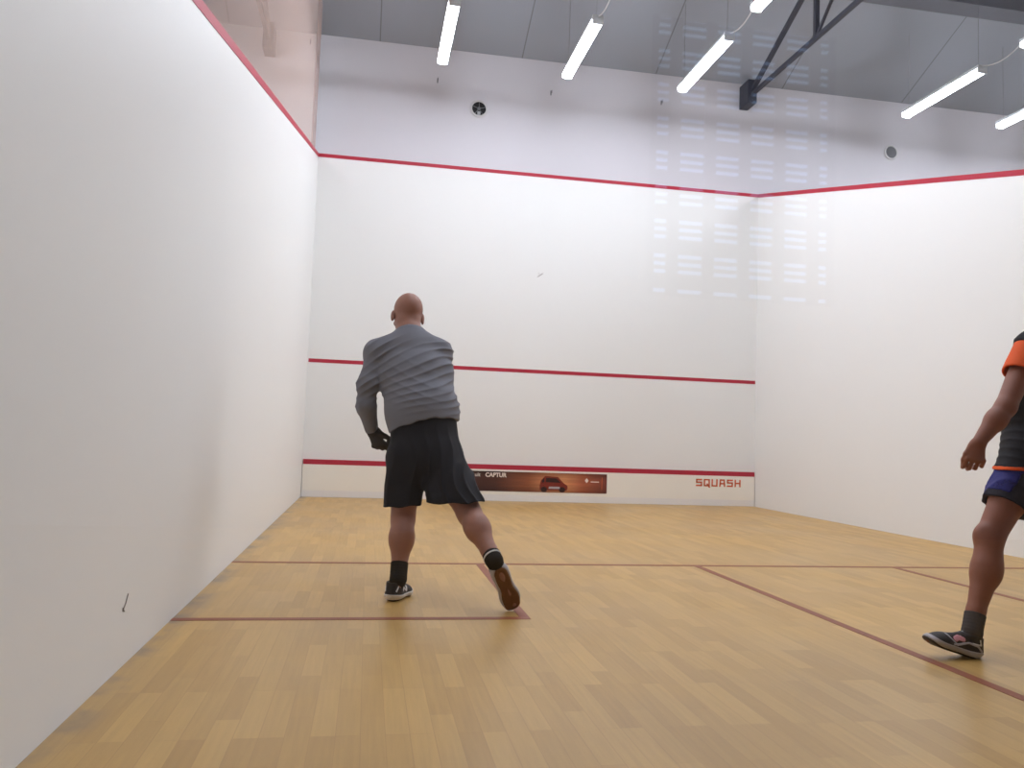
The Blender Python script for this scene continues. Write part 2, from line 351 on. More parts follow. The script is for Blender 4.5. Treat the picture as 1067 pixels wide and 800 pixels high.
BX0, BX1, BZ0, BZ1 = 1.62, 4.165, .135, .405
ad = empty('advert_banner', ((BX0 + BX1) / 2, TY, BZ0)); tag(ad, 'brown and orange car advert with white CAPTUR lettering on the tin', 'advert')
BY = TY - .003
MB().box(BX0, BX1, BY, TY, BZ0, BZ1).build('printed_sheet', banner_mat(BX0 - (BX0 + BX1) / 2 + (BX0 + BX1) / 2, BX1), ad)
text_mesh('lettering', 'Renault', .074, 2.145, .331, BY - .0005, M['white_print'], ad, sx=1.0)
text_mesh('lettering', 'CAPTUR', .078, 2.44, .330, BY - .0005, M['white_print'], ad, sx=.98, bold=.003)
text_mesh('lettering', 'le nouveau', .040, 2.13, .262, BY - .0005, M['white_print'], ad, bold=.001).name = 'small_lettering'
# the printed car
cx = 3.40; KX = .72
car = MB().prism([(cx - KX * .27, .165), (cx + KX * .26, .165), (cx + KX * .28, .20), (cx + KX * .27, .235), (cx + KX * .20, .265), (cx + KX * .08, .35), (cx - KX * .17, .36), (cx - KX * .25, .30), (cx - KX * .275, .23)], 'y', BY - .001, BY - .0003).build('car_picture', M['car_red'], ad)
m = MB()
m.prism([(cx - KX * .15, .335), (cx + KX * .055, .33), (cx + KX * .14, .27), (cx - KX * .16, .275)], 'y', BY - .0018, BY - .001)
m.prism([(cx - KX * .235, .29), (cx - KX * .19, .335), (cx - KX * .18, .275), (cx - KX * .235, .265)], 'y', BY - .0018, BY - .001)
for wx in (-.19, .17):
    m.prism([(cx + KX * wx + .045 * math.cos(t), .175 + .038 * math.sin(t)) for t in np.linspace(0, 2 * math.pi, 14)[:-1]], 'y', BY - .0018, BY - .001)
m.build('car_windows', M['car_dark'], car)
MB().prism([(cx - KX * .10, .185), (cx + KX * .13, .185), (cx + KX * .12, .215), (cx - KX * .09, .215)], 'y', BY - .0018, BY - .001).build('number_plate', M['shoe_grey'], car)
MB().prism([(3.845, .31), (3.872, .345), (3.899, .31), (3.872, .275)], 'y', BY - .001, BY - .0003).prism([(3.862, .31), (3.872, .325), (3.882, .31), (3.872, .295)], 'y', BY - .0016, BY - .001).build('emblem', M['white_print'], ad)
MB().box(3.93, 4.05, BY - .001, BY - .0003, .288, .300).build('small_print', M['white_print'], ad)
MB().box(4.09, 4.096, BY - .001, BY - .0003, .19, .36).build('small_print', M['orange_print'], ad)

# ------------------------------------------------------------------ round vents
def vent(x, z, r, label, open_):
    v = empty('air_vent', (x, 0, z)); tag(v, label, 'air vent', 'round vents in the upper front wall')
    MB().lathe_y(x, z, [(r, -.003), (r * 1.28, -.003), (r * 1.28, -.014), (r, -.022)]).build('rim', M['vent_rim'], v, True)
    if open_:
        MB().lathe_y(x, z, [(.002, -.006), (r, -.006), (r, -.002), (.002, -.002)]).build('duct', M['dark'], v)  # flat dark disc, its colour standing in for shade inside the duct
        m = MB()
        for a in range(5):
            t = a * 2 * math.pi / 5 + .3
            p = Vector((x, -.014, z)); q = p + Vector((math.cos(t), 0, math.sin(t))) * r * .92
            m.bar(p, q, .022, .005, up=(0, 1, .6))
        m.build('fan_blade', M['grille'], v)
        MB().lathe_y(x, z, [(.001, -.026), (r * .22, -.026), (r * .22, -.007), (.001, -.007)], 16).build('fan_hub', M['grille'], v)
        MB().box(x - r * .22, x + r * .2, -.03, -.016, z - r * .97, z - r * .45, .003).build('flap', M['chrome'], v)
    else:
        m = MB().lathe_y(x, z, [(.001, -.008), (r, -.008), (r, -.002), (.001, -.002)])
        for k in range(-4, 5):
            d = k * r / 5; e = math.sqrt(max(0, r * r - d * d)) * .98
            m.box(x - e, x + e, -.017, -.008, z + d - .005, z + d + .005)
        for k in range(-3, 4):
            d = k * r / 4; e = math.sqrt(max(0, r * r - d * d)) * .98
            m.box(x + d - .003, x + d + .003, -.019, -.008, z - e, z + e)
        m.build('grille', M['grille'], v)
vent(2.158, 5.466, .098, 'round open vent with dark duct high on the front wall near the left lamps', True)
vent(8.573, 5.468, .092, 'round grey grille vent high on the wall beyond the right side wall', False)

# small hooks on the upper wall
for u, v, lab in ((323.5, 44, 'small dark wall hook close to the end of the cloudy panel'), (456, 84, 'small wall hook under the leftmost lamp'),
                  (574, 97, 'small wall hook under the second lamp from the left'), (689, 107, 'small wall hook left of the third lamp, among the reflected slats')):
    p = at(u, v, 0)
    o = MB().box(p[0] - .009, p[0] + .009, -.008, -.001, p[2] - .035, p[2] + .035, .002).tube([(p[0], -.006, p[2] + .015), (p[0], -.035, p[2] + .005), (p[0] + .006, -.045, p[2] - .02), (p[0] + .006, -.045, p[2] + .03)], .004, 6).build('wall_hook', M['grille'])
    tag(o, lab, 'hook', 'small hooks on the upper front wall')

# ------------------------------------------------------------------ roof trusses
def truss(x, label):
    t = empty('roof_truss', (x, -.15, 6.0)); tag(t, label, 'roof truss', 'steel roof trusses')
    zb = 6.0; tz = lambda y: 5.98 - ROOF * (y + .12)
    MB().bar((x, -.05, zb), (x, -15.6, zb), .05, .05).build('bottom_chord', M['steel'], t)
    MB().bar((x, -.05, tz(-.05)), (x, -8, tz(-8)), .055, .055).bar((x, -8, tz(-8)), (x, -15.6, tz(-.4)), .055, .055).build('top_chord', M['steel'], t)
    MB().box(x - .07, x + .07, -.30, -.004, 5.87, 6.22, .01).build('end_plate', M['steel'], t)
    for y in (-2.0, -4.0, -6.0, -8.0, -10, -12, -14):
        top = tz(y) if y >= -8 else tz(-16 - y)
        MB().bar((x, y, zb), (x, y, top), .055, .055).build('post', M['steel'], t)
    for y in (-2.0, -4.0, -6.0):
        MB().bar((x, y, zb), (x, y - 2, tz(y - 2)), .03, .03).build('diagonal', M['steel'], t)
        MB().bar((x, -16 - y, zb), (x, -14 - y, tz(y - 2)), .03, .03).build('diagonal', M['steel'], t)
truss(6.13, 'dark steel roof truss meeting the front wall above its right corner')
truss(-.70, 'steel roof truss seen dimly through the cloudy panel on the left')

# ------------------------------------------------------------------ tube lamps
LZ = 5.62
def make_lamp(yc):
    r = empty('pendant_tube_lamp', (0, yc, LZ))
    MB().box(-.06, .06, yc - .73, yc + .73, LZ + .012, LZ + .06, .006).build('housing', M['lamp_body'], r)
    MB().prism([(-.064, LZ + .012), (-.055, LZ - .03), (-.028, LZ - .042), (.028, LZ - .042), (.055, LZ - .03), (.064, LZ + .012)], 'y', yc - .715, yc + .715).build('diffuser', M['lamp'], r)
    for q in (-1, 1):
        MB().box(-.065, .065, yc + q * .722 - .008, yc + q * .722 + .008, LZ - .045, LZ + .062, .003).build('end_cap', M['lamp_body'], r)
        y = yc + q * .66; MB().tube([(0, y, LZ + .055), (0, y, roof_z(y) + .01)], .0022, 5).build('suspension_wire', M['grille'], r)
    MB().tube([(0, yc - .72 - .64 * t, LZ + .045 - .07 * math.sin(math.pi * t)) for t in np.linspace(0, 1, 9)], .007, 6).build('cable', M['wire'], r)
    return r
def copy_tree(o, parent=None):
    c = o.copy(); col.objects.link(c)
    if parent is not None:
        c.parent = parent; c.matrix_parent_inverse = o.matrix_parent_inverse.copy()
    for ch in list(o.children): copy_tree(ch, c)
    return c
rows = ['nearest the front wall', 'second from the front wall', 'third from the front wall', 'unseen fourth from the front wall']
cols = [(-3.2, 'unseen line farthest left, over the neighbouring court'), (-1.6, 'unseen line beyond the left wall'),  # both lines unseen, added to light the left part of the front wall
        (1.55, 'line above the left of the court'), (3.18, 'line in the middle of the court'),
        (4.77, 'line left of the truss'), (8.11, 'line above the round grille vent'),
        (9.62, 'line cut by the right picture edge'), (11.3, 'line far over the right neighbouring court')]
for j, rn in enumerate(rows):
    yc = -1.72 - 2.1 * j; proto = make_lamp(yc)
    for i, (x, cn) in enumerate(cols if j < 3 else cols[2:4]):      # unseen fourth row: two lamps added to balance light near the back
        o = proto if i == 0 else copy_tree(proto)
        o.location = (x, yc, LZ)
        tag(o, 'lit tube lamp ' + rn + ', ' + cn, 'lamp', 'hanging tube lamps')

# ------------------------------------------------------------------ organic modelling: signed-distance fields and surface nets
def V3(*a): return np.array(a, float)
def unit(v): v = np.asarray(v, float); return v / np.linalg.norm(v)
class Field:
    def __init__(s, lo, hi, hres):
        s.h = hres; s.lo = np.array(lo, float); n = np.ceil((np.array(hi) - s.lo) / hres).astype(int) + 1
        s.D = np.full(n, .2, np.float32); s.ax = [s.lo[i] + hres * np.arange(n[i]) for i in range(3)]
    def sub(s, lo, hi):
        i0 = np.clip(np.floor((np.array(lo) - s.lo) / s.h).astype(int), 0, np.array(s.D.shape)); i1 = np.clip(np.ceil((np.array(hi) - s.lo) / s.h).astype(int) + 1, 0, np.array(s.D.shape))
        if (i1 <= i0).any(): return None, None
        sl = tuple(slice(a, b) for a, b in zip(i0, i1))
        X, Y, Z = [s.ax[k][sl[k]].astype(np.float32) for k in range(3)]
        return sl, (X[:, None, None], Y[None, :, None], Z[None, None, :])
    def smin(s, sl, d, k):
        a = s.D[sl]
        if k <= 0: s.D[sl] = np.minimum(a, d); return
        hh = np.clip(.5 + .5 * (a - d) / k, 0, 1); s.D[sl] = a * (1 - hh) + d * hh - k * hh * (1 - hh)
    def cap(s, a, b, ra, rb, k=.02, off=0):
        a = np.asarray(a, float); b = np.asarray(b, float); ra += off; rb += off; m = max(ra, rb) + k + .06
        sl, g = s.sub(np.minimum(a, b) - m, np.maximum(a, b) + m)
        if sl is None: return
        d = b - a; L2 = d @ d + 1e-9; P = [g[i] - a[i] for i in range(3)]
        t = np.clip((P[0] * d[0] + P[1] * d[1] + P[2] * d[2]) / L2, 0, 1)
        q = np.sqrt((P[0] - t * d[0]) ** 2 + (P[1] - t * d[1]) ** 2 + (P[2] - t * d[2]) ** 2)
        s.smin(sl, q - (ra + (rb - ra) * t), k)
    def ell(s, c, r, axes=None, k=.02, off=0):
        c = np.asarray(c, float); r = np.array(r, float) + off; A = np.eye(3) if axes is None else np.array(axes); m = r.max() + k + .06
        sl, g = s.sub(c - m, c + m)
        if sl is None: return
        P = [g[i] - c[i] for i in range(3)]
        q = [P[0] * A[j][0] + P[1] * A[j][1] + P[2] * A[j][2] for j in range(3)]
        k0 = np.sqrt(sum((q[j] / r[j]) ** 2 for j in range(3))); k1 = np.sqrt(sum((q[j] / r[j] ** 2) ** 2 for j in range(3))) + 1e-6
        s.smin(sl, k0 * (k0 - 1) / k1, k)
    def oval(s, a, b, ra, rb, lat, k=.04, off=0, cap=.5):
        """capsule of elliptic section: ra, rb = (lateral, depth) half widths at a and b"""
        a = np.asarray(a, float); b = np.asarray(b, float); m = max(max(ra), max(rb)) + off + k + .06
        sl, g = s.sub(np.minimum(a, b) - m, np.maximum(a, b) + m)
        if sl is None: return
        d = b - a; Ln = np.linalg.norm(d); dn = d / Ln; la = unit(np.asarray(lat) - dn * (np.asarray(lat) @ dn)); de = np.cross(dn, la)
        P = [g[i] - a[i] for i in range(3)]
        al = P[0] * dn[0] + P[1] * dn[1] + P[2] * dn[2]; t = np.clip(al / Ln, 0, 1); ex = al - t * Ln
        u = P[0] * la[0] + P[1] * la[1] + P[2] * la[2]; w = P[0] * de[0] + P[1] * de[1] + P[2] * de[2]
        A = ra[0] + off + (rb[0] - ra[0]) * t; B = ra[1] + off + (rb[1] - ra[1]) * t; C = np.minimum(A, B) * cap * 2
        q = (u / A) ** 2 + (w / B) ** 2 + (ex / C) ** 2; k0 = np.sqrt(q); k1 = np.sqrt((u / A ** 2) ** 2 + (w / B ** 2) ** 2 + (ex / C ** 2) ** 2) + 1e-6
        s.smin(sl, k0 * (k0 - 1) / k1, k)
    def grid(s):
        X, Y, Z = [a.astype(np.float32) for a in s.ax]; return X[:, None, None], Y[None, :, None], Z[None, None, :]
    def cut(s, p, n, k=0):
        """keep the side the normal points away from"""
        X, Y, Z = s.grid(); n = unit(n); d = (X - p[0]) * n[0] + (Y - p[1]) * n[1] + (Z - p[2]) * n[2]
        s.D = np.maximum(s.D, d.astype(np.float32))
    def minus(s, other, grow=0): s.D = np.maximum(s.D, -(other.D - grow))
    def like(s):
        o = Field.__new__(Field); o.h = s.h; o.lo = s.lo; o.ax = s.ax; o.D = np.full(s.D.shape, .2, np.float32); return o
    def clone(s): o = s.like(); o.D = s.D.copy(); return o
    def mesh(s, name, mat, parent=None):
        D = s.D.copy()
        for ax in range(3):
            sl = [slice(None)] * 3
            for e in (0, -1): sl[ax] = e; D[tuple(sl)] = np.maximum(D[tuple(sl)], .01)
        S = D < 0; cs = tuple(n - 1 for n in D.shape); cnt = np.zeros(cs, np.uint8)
        offs = [(i, j, k) for i in (0, 1) for j in (0, 1) for k in (0, 1)]
        for i, j, k in offs: cnt += S[i:cs[0] + i, j:cs[1] + j, k:cs[2] + k]
        act = (cnt > 0) & (cnt < 8); I = np.argwhere(act); n = len(I)
        idx = np.full(cs, -1, np.int32); idx[act] = np.arange(n)
        val = {o: D[I[:, 0] + o[0], I[:, 1] + o[1], I[:, 2] + o[2]] for o in offs}
        acc = np.zeros((n, 3)); c = np.zeros(n)
        for a in offs:
            for ax in range(3):
                if a[ax] == 0:
                    b = list(a); b[ax] = 1; b = tuple(b); va, vb = val[a], val[b]; x = (va < 0) != (vb < 0)
                    t = np.where(x, va / np.where(x, va - vb, 1), 0)
                    p = np.tile(np.array(a, float), (n, 1)); p[:, ax] += t; acc += p * x[:, None]; c += x
        co = s.lo + s.h * (I + acc / np.maximum(c, 1)[:, None])
        quads = []
        for ax in range(3):
            u, v = (ax + 1) % 3, (ax + 2) % 3
            a = [slice(None)] * 3; b = [slice(None)] * 3; a[ax] = slice(0, -1); b[ax] = slice(1, None)
            sa, sb = S[tuple(a)], S[tuple(b)]; e = np.argwhere(sa != sb); e = e[(e[:, u] > 0) & (e[:, v] > 0) & (e[:, u] < cs[u]) & (e[:, v] < cs[v])]
            ins = sa[e[:, 0], e[:, 1], e[:, 2]]
            def cell(du, dv):
                q = e.copy(); q[:, u] -= du; q[:, v] -= dv; return idx[q[:, 0], q[:, 1], q[:, 2]]
            q = np.stack([cell(1, 1), cell(0, 1), cell(0, 0), cell(1, 0)], 1); q[~ins] = q[~ins][:, ::-1]; quads.append(q)
        Q = np.concatenate(quads).astype(np.int32)
        me = bpy.data.meshes.new(name); me.vertices.add(n); me.vertices.foreach_set('co', co.astype(np.float32).ravel())
        me.loops.add(Q.size); me.loops.foreach_set('vertex_index', Q.ravel()); me.polygons.add(len(Q))
        me.polygons.foreach_set('loop_start', np.arange(0, Q.size, 4, dtype=np.int32))
        me.update(calc_edges=True); me.validate()
        me.polygons.foreach_set('use_smooth', np.ones(len(me.polygons), bool)); me.materials.append(mat)
        o = bpy.data.objects.new(name, me); col.objects.link(o)
        if parent is not None: o.parent = parent
        return o

def finger_chain(F, base, d, nrm, lens, rads, curls, k, off=0):
    p = np.asarray(base, float); ax = np.cross(d, nrm); d = unit(d); n = unit(nrm); ang = 0
    for ln, r0, r1, c in zip(lens, rads[:-1], rads[1:], curls):
        ang += c; dd = d * math.cos(ang) + n * math.sin(ang); q = p + dd * ln
        F.cap(p, q, r0, r1, k, off); p = q
def hand(F, w, d, pn, th, curl=.5, off=0, sc=1.0, k=.004, spread=.62):
    """w wrist, d along the palm, pn palm-facing normal, th towards the thumb side"""
    d = unit(d); pn = unit(pn - d * (np.asarray(pn) @ d)); th = np.cross(d, pn) * (1 if np.cross(d, pn) @ np.asarray(th) > 0 else -1)
    w = np.asarray(w, float); L_ = sc
    F.oval(w + d * .015 * L_, w + d * .085 * L_, (.028 * L_, .018 * L_), (.039 * L_, .015 * L_), th, .018, off)
    F.ell(w + d * .035 * L_ + th * .024 * L_ + pn * .008 * L_, (.032 * L_, .017 * L_, .016 * L_), [unit(d + .35 * th), th, pn], .012, off)
    for i, (o, ln, base) in enumerate(((.0335, .92, .088), (.0115, 1.0, .093), (-.0115, .94, .090), (-.0335, .74, .082))):
        dd = unit(d + th * o * 1.6)
        c = curl * (1 + .10 * i)
        finger_chain(F, w + (d * base + th * o) * L_, dd, pn, [.045 * ln * L_, .028 * ln * L_, .022 * ln * L_], [.0098 * L_, .0091 * L_, .0082 * L_, .0070 * L_], [c * .8, c, c * .7], k, off)
    b = w + (d * .028 + th * .030 + pn * .004) * L_
    finger_chain(F, b, unit(d * .75 + th * spread), unit(pn * .8 - th * .5), [.042 * L_, .033 * L_, .026 * L_], [.0125 * L_, .0108 * L_, .0098 * L_, .0080 * L_], [.10, .35, .35], k + .003, off)

def head(F, c, f, u, k=.012, s=1.0):
    """c centre of the skull, f facing, u up"""
    f = unit(f); u = unit(u - f * (np.asarray(u) @ f)); r = np.cross(f, u); A = [r, f, u]; c = np.asarray(c, float)
    F.ell(c + u * .022 * s - f * .012 * s, (.079 * s, .098 * s, .092 * s), A, .02)
    F.ell(c - u * .045 * s + f * .022 * s, (.062 * s, .072 * s, .080 * s), A, .03)          # face
    F.ell(c - u * .100 * s + f * .058 * s, (.036 * s, .030 * s, .026 * s), A, .03)         # chin
    F.cap(c + f * .080 * s + u * .012 * s - r * .03 * s, c + f * .080 * s + u * .012 * s + r * .03 * s, .014 * s, .014 * s, .015)   # brow
    F.cap(c + f * .090 * s + u * .0 * s, c + f * .108 * s - u * .036 * s, .008 * s, .013 * s, .01)      # nose
    for q in (-1, 1):
        F.ell(c + f * .097 * s - u * .038 * s + r * q * .012 * s, (.008 * s, .009 * s, .007 * s), A, .006)
        F.ell(c + r * q * .045 * s + f * .068 * s - u * .032 * s, (.022 * s, .02 * s, .018 * s), A, .02)    # cheek
        F.ell(c + r * q * .031 * s + f * .079 * s - u * .004 * s, (.013 * s, .012 * s, .009 * s), A, .004)  # eye
        F.ell(c + r * q * .083 * s - u * .022 * s - f * .006 * s, (.009 * s, .018 * s, .032 * s), [unit(r + .35 * q * f * -1), unit(f + .35 * q * r), u], .006)   # ear
    F.ell(c + f * .088 * s - u * .066 * s, (.024 * s, .010 * s, .006 * s), A, .006)          # lips
    F.ell(c + f * .086 * s - u * .078 * s, (.020 * s, .010 * s, .006 * s), A, .006)

def noise3(F, scale, seed, n=10):
    g = np.random.default_rng(seed); X, Y, Z = F.grid(); out = np.zeros(F.D.shape, np.float32)
    for _ in range(n):
        d = unit(g.normal(size=3)) * scale * g.uniform(.6, 1.5); out += np.sin(X * d[0] + Y * d[1] + Z * d[2] + g.uniform(0, 6.28)).astype(np.float32)
    return out / math.sqrt(n)

# ---- shoes: built in their own frame (toe +x, up +z, heel at the origin), then placed by a matrix
def shoe_parts(mats, accents):
    Lg = .295
    F = Field((-.03, -.075, -.02), (Lg + .03, .075, .16), .003)
    F.oval((.055, 0, .030), (.20, .004, .030), (.037, .036), (.047, .032), (0, 1, 0), .02, cap=.62)
    F.oval((.19, .004, .026), (.235, .008, .022), (.046, .030), (.040, .022), (0, 1, 0), .02, cap=.75)
    F.oval((.050, 0, .035), (.062, 0, .092), (.039, .052), (.043, .052), (0, 1, 0), .03, cap=.2)
    F.cap((.10, 0, .070), (.19, .003, .040), .026, .022, .02)                # tongue ridge
    X, Y, Z = F.grid()
    side_curve = Z - (.018 + .05 * np.clip((X - .20) / .1, 0, 1) ** 2)       # toe spring
    base = F.clone()
    foot = Z - .0 - .035 * np.clip((X - .19) / .10, 0, 1) ** 2               # ground curve with a little toe spring
    mid_top = .030 + .010 * np.clip((.08 - X) / .08, 0, 1) + .035 * np.clip((X - .19) / .10, 0, 1) ** 2
    # opening for the ankle
    hole = F.like(); hole.oval((.062, 0, .080), (.064, 0, .16), (.033, .042), (.036, .044), (0, 1, 0), .0, cap=.3)
    def build(name, D, mat):
        G = F.like(); G.D = D.astype(np.float32); return G, name, mat
    flare = base.D - .0035
    out = []
    upper = np.maximum(np.maximum(base.D, -(Z - mid_top + .004)), -(hole.D))
    upper = np.maximum(upper, Z - .098 + .10 * np.clip(X - .07, 0, 1) * 0)
    out.append(build('shoe', upper, mats['upper']))
    out.append(build('midsole', np.maximum(np.maximum(flare, Z - mid_top), -(foot - .009)), mats['mid']))
    out.append(build('outsole', np.maximum(np.maximum(base.D - .002, foot - .009), -(foot - .0005)), mats['sole']))
    for name, mat, segs, w in accents:
        d = np.full(F.D.shape, 1., np.float32)
        for (x0, z0), (x1, z1) in zip(segs, segs[1:]):
            dx, dz = x1 - x0, z1 - z0; t = np.clip(((X - x0) * dx + (Z - z0) * dz) / (dx * dx + dz * dz), 0, 1)
            d = np.minimum(d, np.sqrt((X - x0 - t * dx) ** 2 + (Z - z0 - t * dz) ** 2) + 0 * Y)
        out.append(build(name, np.maximum(np.maximum(base.D - .0028, d - w), -(base.D + .006)), mat))
    # laces across the tongue
    lc = F.like()
    for i in range(5):
        x = .105 + i * .019; z = .098 - i * .0095
        lc.cap((x, -.022, z - .012), (x, 0, z), .0032, .0032, .002); lc.cap((x, 0, z), (x, .022, z - .012), .0032, .0032, .002)
    out.append((lc, 'laces', mats['lace']))
    return out
def place_shoe(parts, mtx, parent, label=None):
    root = None
    for G, name, mat in parts:
        o = G.mesh(name, mat); o.data.transform(mtx)
        if root is None: root = o; o.parent = parent
        else: o.parent = root
    if label: root['label'] = label
    return root
def frame(o, x, z):
    x = Vector(x).normalized(); z = Vector(z); z = (z - x * z.dot(x)).normalized(); y = z.cross(x)
    return Matrix(((x.x, y.x, z.x, o[0]), (x.y, y.y, z.y, o[1]), (x.z, y.z, z.z, o[2]), (0, 0, 0, 1)))

def leg(F, hip, knee, ankle, back, s=1.0, off=0, k=.03):
    """thigh and calf with the calf bulging towards 'back'"""
    hip, knee, ankle, back = [np.asarray(v, float) for v in (hip, knee, ankle, back)]
    sh_ = unit(ankle - knee); back = unit(back - sh_ * (back @ sh_))
    F.cap(hip, hip + (knee - hip) * .55, .092 * s, .080 * s, .04, off); F.cap(hip + (knee - hip) * .5, knee, .079 * s, .058 * s, .03, off)
    F.cap(knee, knee + (ankle - knee) * .38 + back * .012, .056 * s, .060 * s, k, off)
    F.cap(knee + (ankle - knee) * .34 + back * .012, ankle + (knee - ankle) * .18, .059 * s, .036 * s, k, off)
    F.ell(knee + (ankle - knee) * .30 + back * .024, (.046 * s, .046 * s, .095 * s), [unit(np.cross(ankle - knee, back)), back, unit(ankle - knee)], .03, off)
    F.cap(ankle + (knee - ankle) * .2, ankle, .037 * s, .036 * s, .02, off)
    F.ell(knee - back * .030, (.036 * s, .03 * s, .042 * s), None, .03, off)
def foot(F, ankle, heel, toe):
    ankle, heel, toe = [np.asarray(v, float) for v in (ankle, heel, toe)]
    F.cap(ankle, heel + (toe - heel) * .15, .034, .026, .02); F.cap(ankle + (heel - ankle) * .3, heel + (toe - heel) * .6, .030, .020, .02); F.cap(heel + (toe - heel) * .1, heel + (toe - heel) * .88, .024, .016, .02)

# ------------------------------------------------------------------ PLAYER in the grey shirt (seen from behind)
J = dict(hipL=at(424, 478, -6.50), hipR=at(461, 476, -6.50), kneeL=at(420, 540, -6.53), ankL=at(415, 603, -6.69),
         kneeR=at(489, 535, -6.72), ankR=at(515, 584, -7.00), shL=at(393, 368, -6.27), shR=at(457, 368, -6.23),
         elL=at(379.5, 412, -6.36), wrL=at(387, 447, -6.28), neck=at(427, 350, -6.20), head=at(425, 327.5, -6.12),
         pelvis=at(444, 462, -6.47), waist=at(440, 428, -6.41), chest=at(433, 390, -6.29), upper=at(426.5, 366, -6.24))
def dist(a, b): return round(float(np.linalg.norm(J[a] - J[b])), 3)
print('P1 lengths', {k: dist(*k.split('-')) for k in ('hipL-kneeL', 'kneeL-ankL', 'hipR-kneeR', 'kneeR-ankR', 'shL-elL', 'elL-wrL', 'shL-shR', 'pelvis-neck', 'neck-head')}, 'ankL', J['ankL'], 'ankR', J['ankR'], 'head', J['head'])
lat = unit(J['shR'] - J['shL']); fwd = unit(np.cross(V3(0, 0, 1), lat)); bk = -fwd
J['elR'] = J['shR'] + V3(.045, .13, -.22); J['wrR'] = J['elR'] + V3(-.20, .14, .02)
lo = np.min(list(J.values()), 0) - .22; hi = np.max(list(J.values()), 0) + .22; lo[2] = -.002

TOR = [('pelvis', 'waist', (.178, .135), (.188, .145)), ('waist', 'chest', (.188, .145), (.206, .137)), ('chest', 'upper', (.206, .137), (.165, .098))]
def torso(F, off=0):
    for a, b, ra, rb in TOR: F.oval(J[a], J[b], ra, rb, lat, .05, off)
    F.cap(J['upper'], J['shL'], .085, .066, .05, off); F.cap(J['upper'], J['shR'], .085, .066, .05, off)
    F.cap(J['upper'], J['neck'], .088, .072, .05, off)
    for q in ('shL', 'shR'): F.cap(J['neck'] - V3(0, 0, .03), J[q] + V3(0, 0, .005), .060, .055, .04, off)
def armL(F, off=0, k=.02):
    A_ = J['elL'] + (J['shL'] - J['elL']) * .25; B_ = J['elL'] + (J['wrL'] - J['elL']) * .3
    F.cap(J['shL'], A_, .058, .049, .035, off); F.cap(A_, B_, .049, .046, k + .02, off); F.cap(B_, J['wrL'], .046, .031, k + .02, off)
def armR(F, off=0, k=.02):
    F.cap(J['shR'], J['elR'], .058, .047, .035, off); F.cap(J['elR'], J['wrR'], .046, .031, k, off)
hdL = unit(at(397, 468, -6.27) - J['wrL'])
HL = dict(w=J['wrL'] + hdL * .004, d=hdL, pn=unit(V3(.50, .80, .30)), th=V3(.6, -.4, .5), curl=.95, sc=1.12)
HR = dict(w=J['wrR'], d=unit(V3(-.8, .5, .1)), pn=unit(V3(0, -.5, -.8)), th=V3(-.3, .5, .6), curl=.8)

B = Field(lo, hi, .0042)
torso(B); armL(B); armR(B)
for hh in (HL, HR): hand(B, **hh)
hf = unit(fwd * .96 + V3(0, 0, -.28)); hu = unit(V3(.02, .30, .95))
B.cap(J['neck'] - V3(0, .02, .02), J['head'] - hu * .03 - hf * .005, .078, .072, .03)
head(B, J['head'], hf, hu, s=1.10)
B.cap(J['head'] - hu * .058 - hf * .055 - lat * .03, J['head'] - hu * .058 - hf * .055 + lat * .03, .026, .026, .03)      # fold at the nape
leg(B, J['hipL'], J['kneeL'], J['ankL'], V3(0, -1, 0), 1.08)
bR = unit(V3(-.15, -.85, .5)); leg(B, J['hipR'], J['kneeR'], J['ankR'], bR, 1.08)
# feet
aL = R(24); dL = V3(math.sin(aL), math.cos(aL), 0); heelL = V3(J['ankL'][0] - .018, J['ankL'][1], 0) - dL * .060
toeR = at(540, 639.5, -6.97); toeR[2] = -.006
dR = unit(toeR - (J['ankR'] + V3(.0, -.05, .0))); upR = unit(np.cross(np.cross(dR, V3(0, 1, 0)), dR))   # sole turned to the rear
heelR = toeR - dR * .285
foot(B, J['ankL'], heelL + V3(0, 0, .03) + dL * .02, heelL + dL * .27 + V3(0, 0, .02))
foot(B, J['ankR'], heelR + dR * .03 + upR * .03, toeR - dR * .02 + upR * .02)
print('shoe R', heelR, toeR, 'ankR', J['ankR'], 'up', upR)
P1 = B.mesh('person', M['skin_red'])
tag(P1, 'bald man seen from behind in grey long-sleeved shirt and black shorts, right heel kicked up', 'person', 'squash players')
del B

# shirt
S = Field(lo, hi, .0055); torso(S, .016); armL(S, .009); armR(S, .013)
X, Y, Z = S.grid()
hem_n = unit(J['pelvis'] - J['waist']) ; hem_p = at(443, 441, -6.60)
n1 = noise3(S, 9, 1); n2 = noise3(S, 16, 2); n3 = noise3(S, 40, 3)
def ridges(ph): return (1 - np.abs(np.sin(ph))) ** 1.6
wr_ = ridges(Z * 66 + (X - 1.2) * -26 + (X - 1.05) ** 2 * 60 + n1 * 2.0) * np.clip(.45 + n2 * .9, 0, 1.3) * .0095
wr2 = ridges(Z * 44 + (X - 1.2) * 20 + n1 * 1.6 + 2) * np.clip(n1 * .8 - .1, 0, 1) * .004
mask = np.clip((Z - .95) / .1, 0, 1) * np.clip((1.52 - Z) / .15, 0, 1)
S.D += ((.006 - wr_ - wr2) * mask + n3 * .0012).astype(np.float32)
HP = [at(u, v, -6.6) for u, v in ((395, 449), (405, 448), (415, 444), (430, 440), (447, 435), (465, 434), (484, 434))]
hemz = np.interp(X, [p[0] for p in HP], [p[2] for p in HP]); hemz = hemz + .05 * np.clip((-6.42 - Y) / .2 - 1, -1.5, 0) * .4
S.D = np.maximum(S.D, (hemz - Z + .003 * np.sin(X * 70))).astype(np.float32)
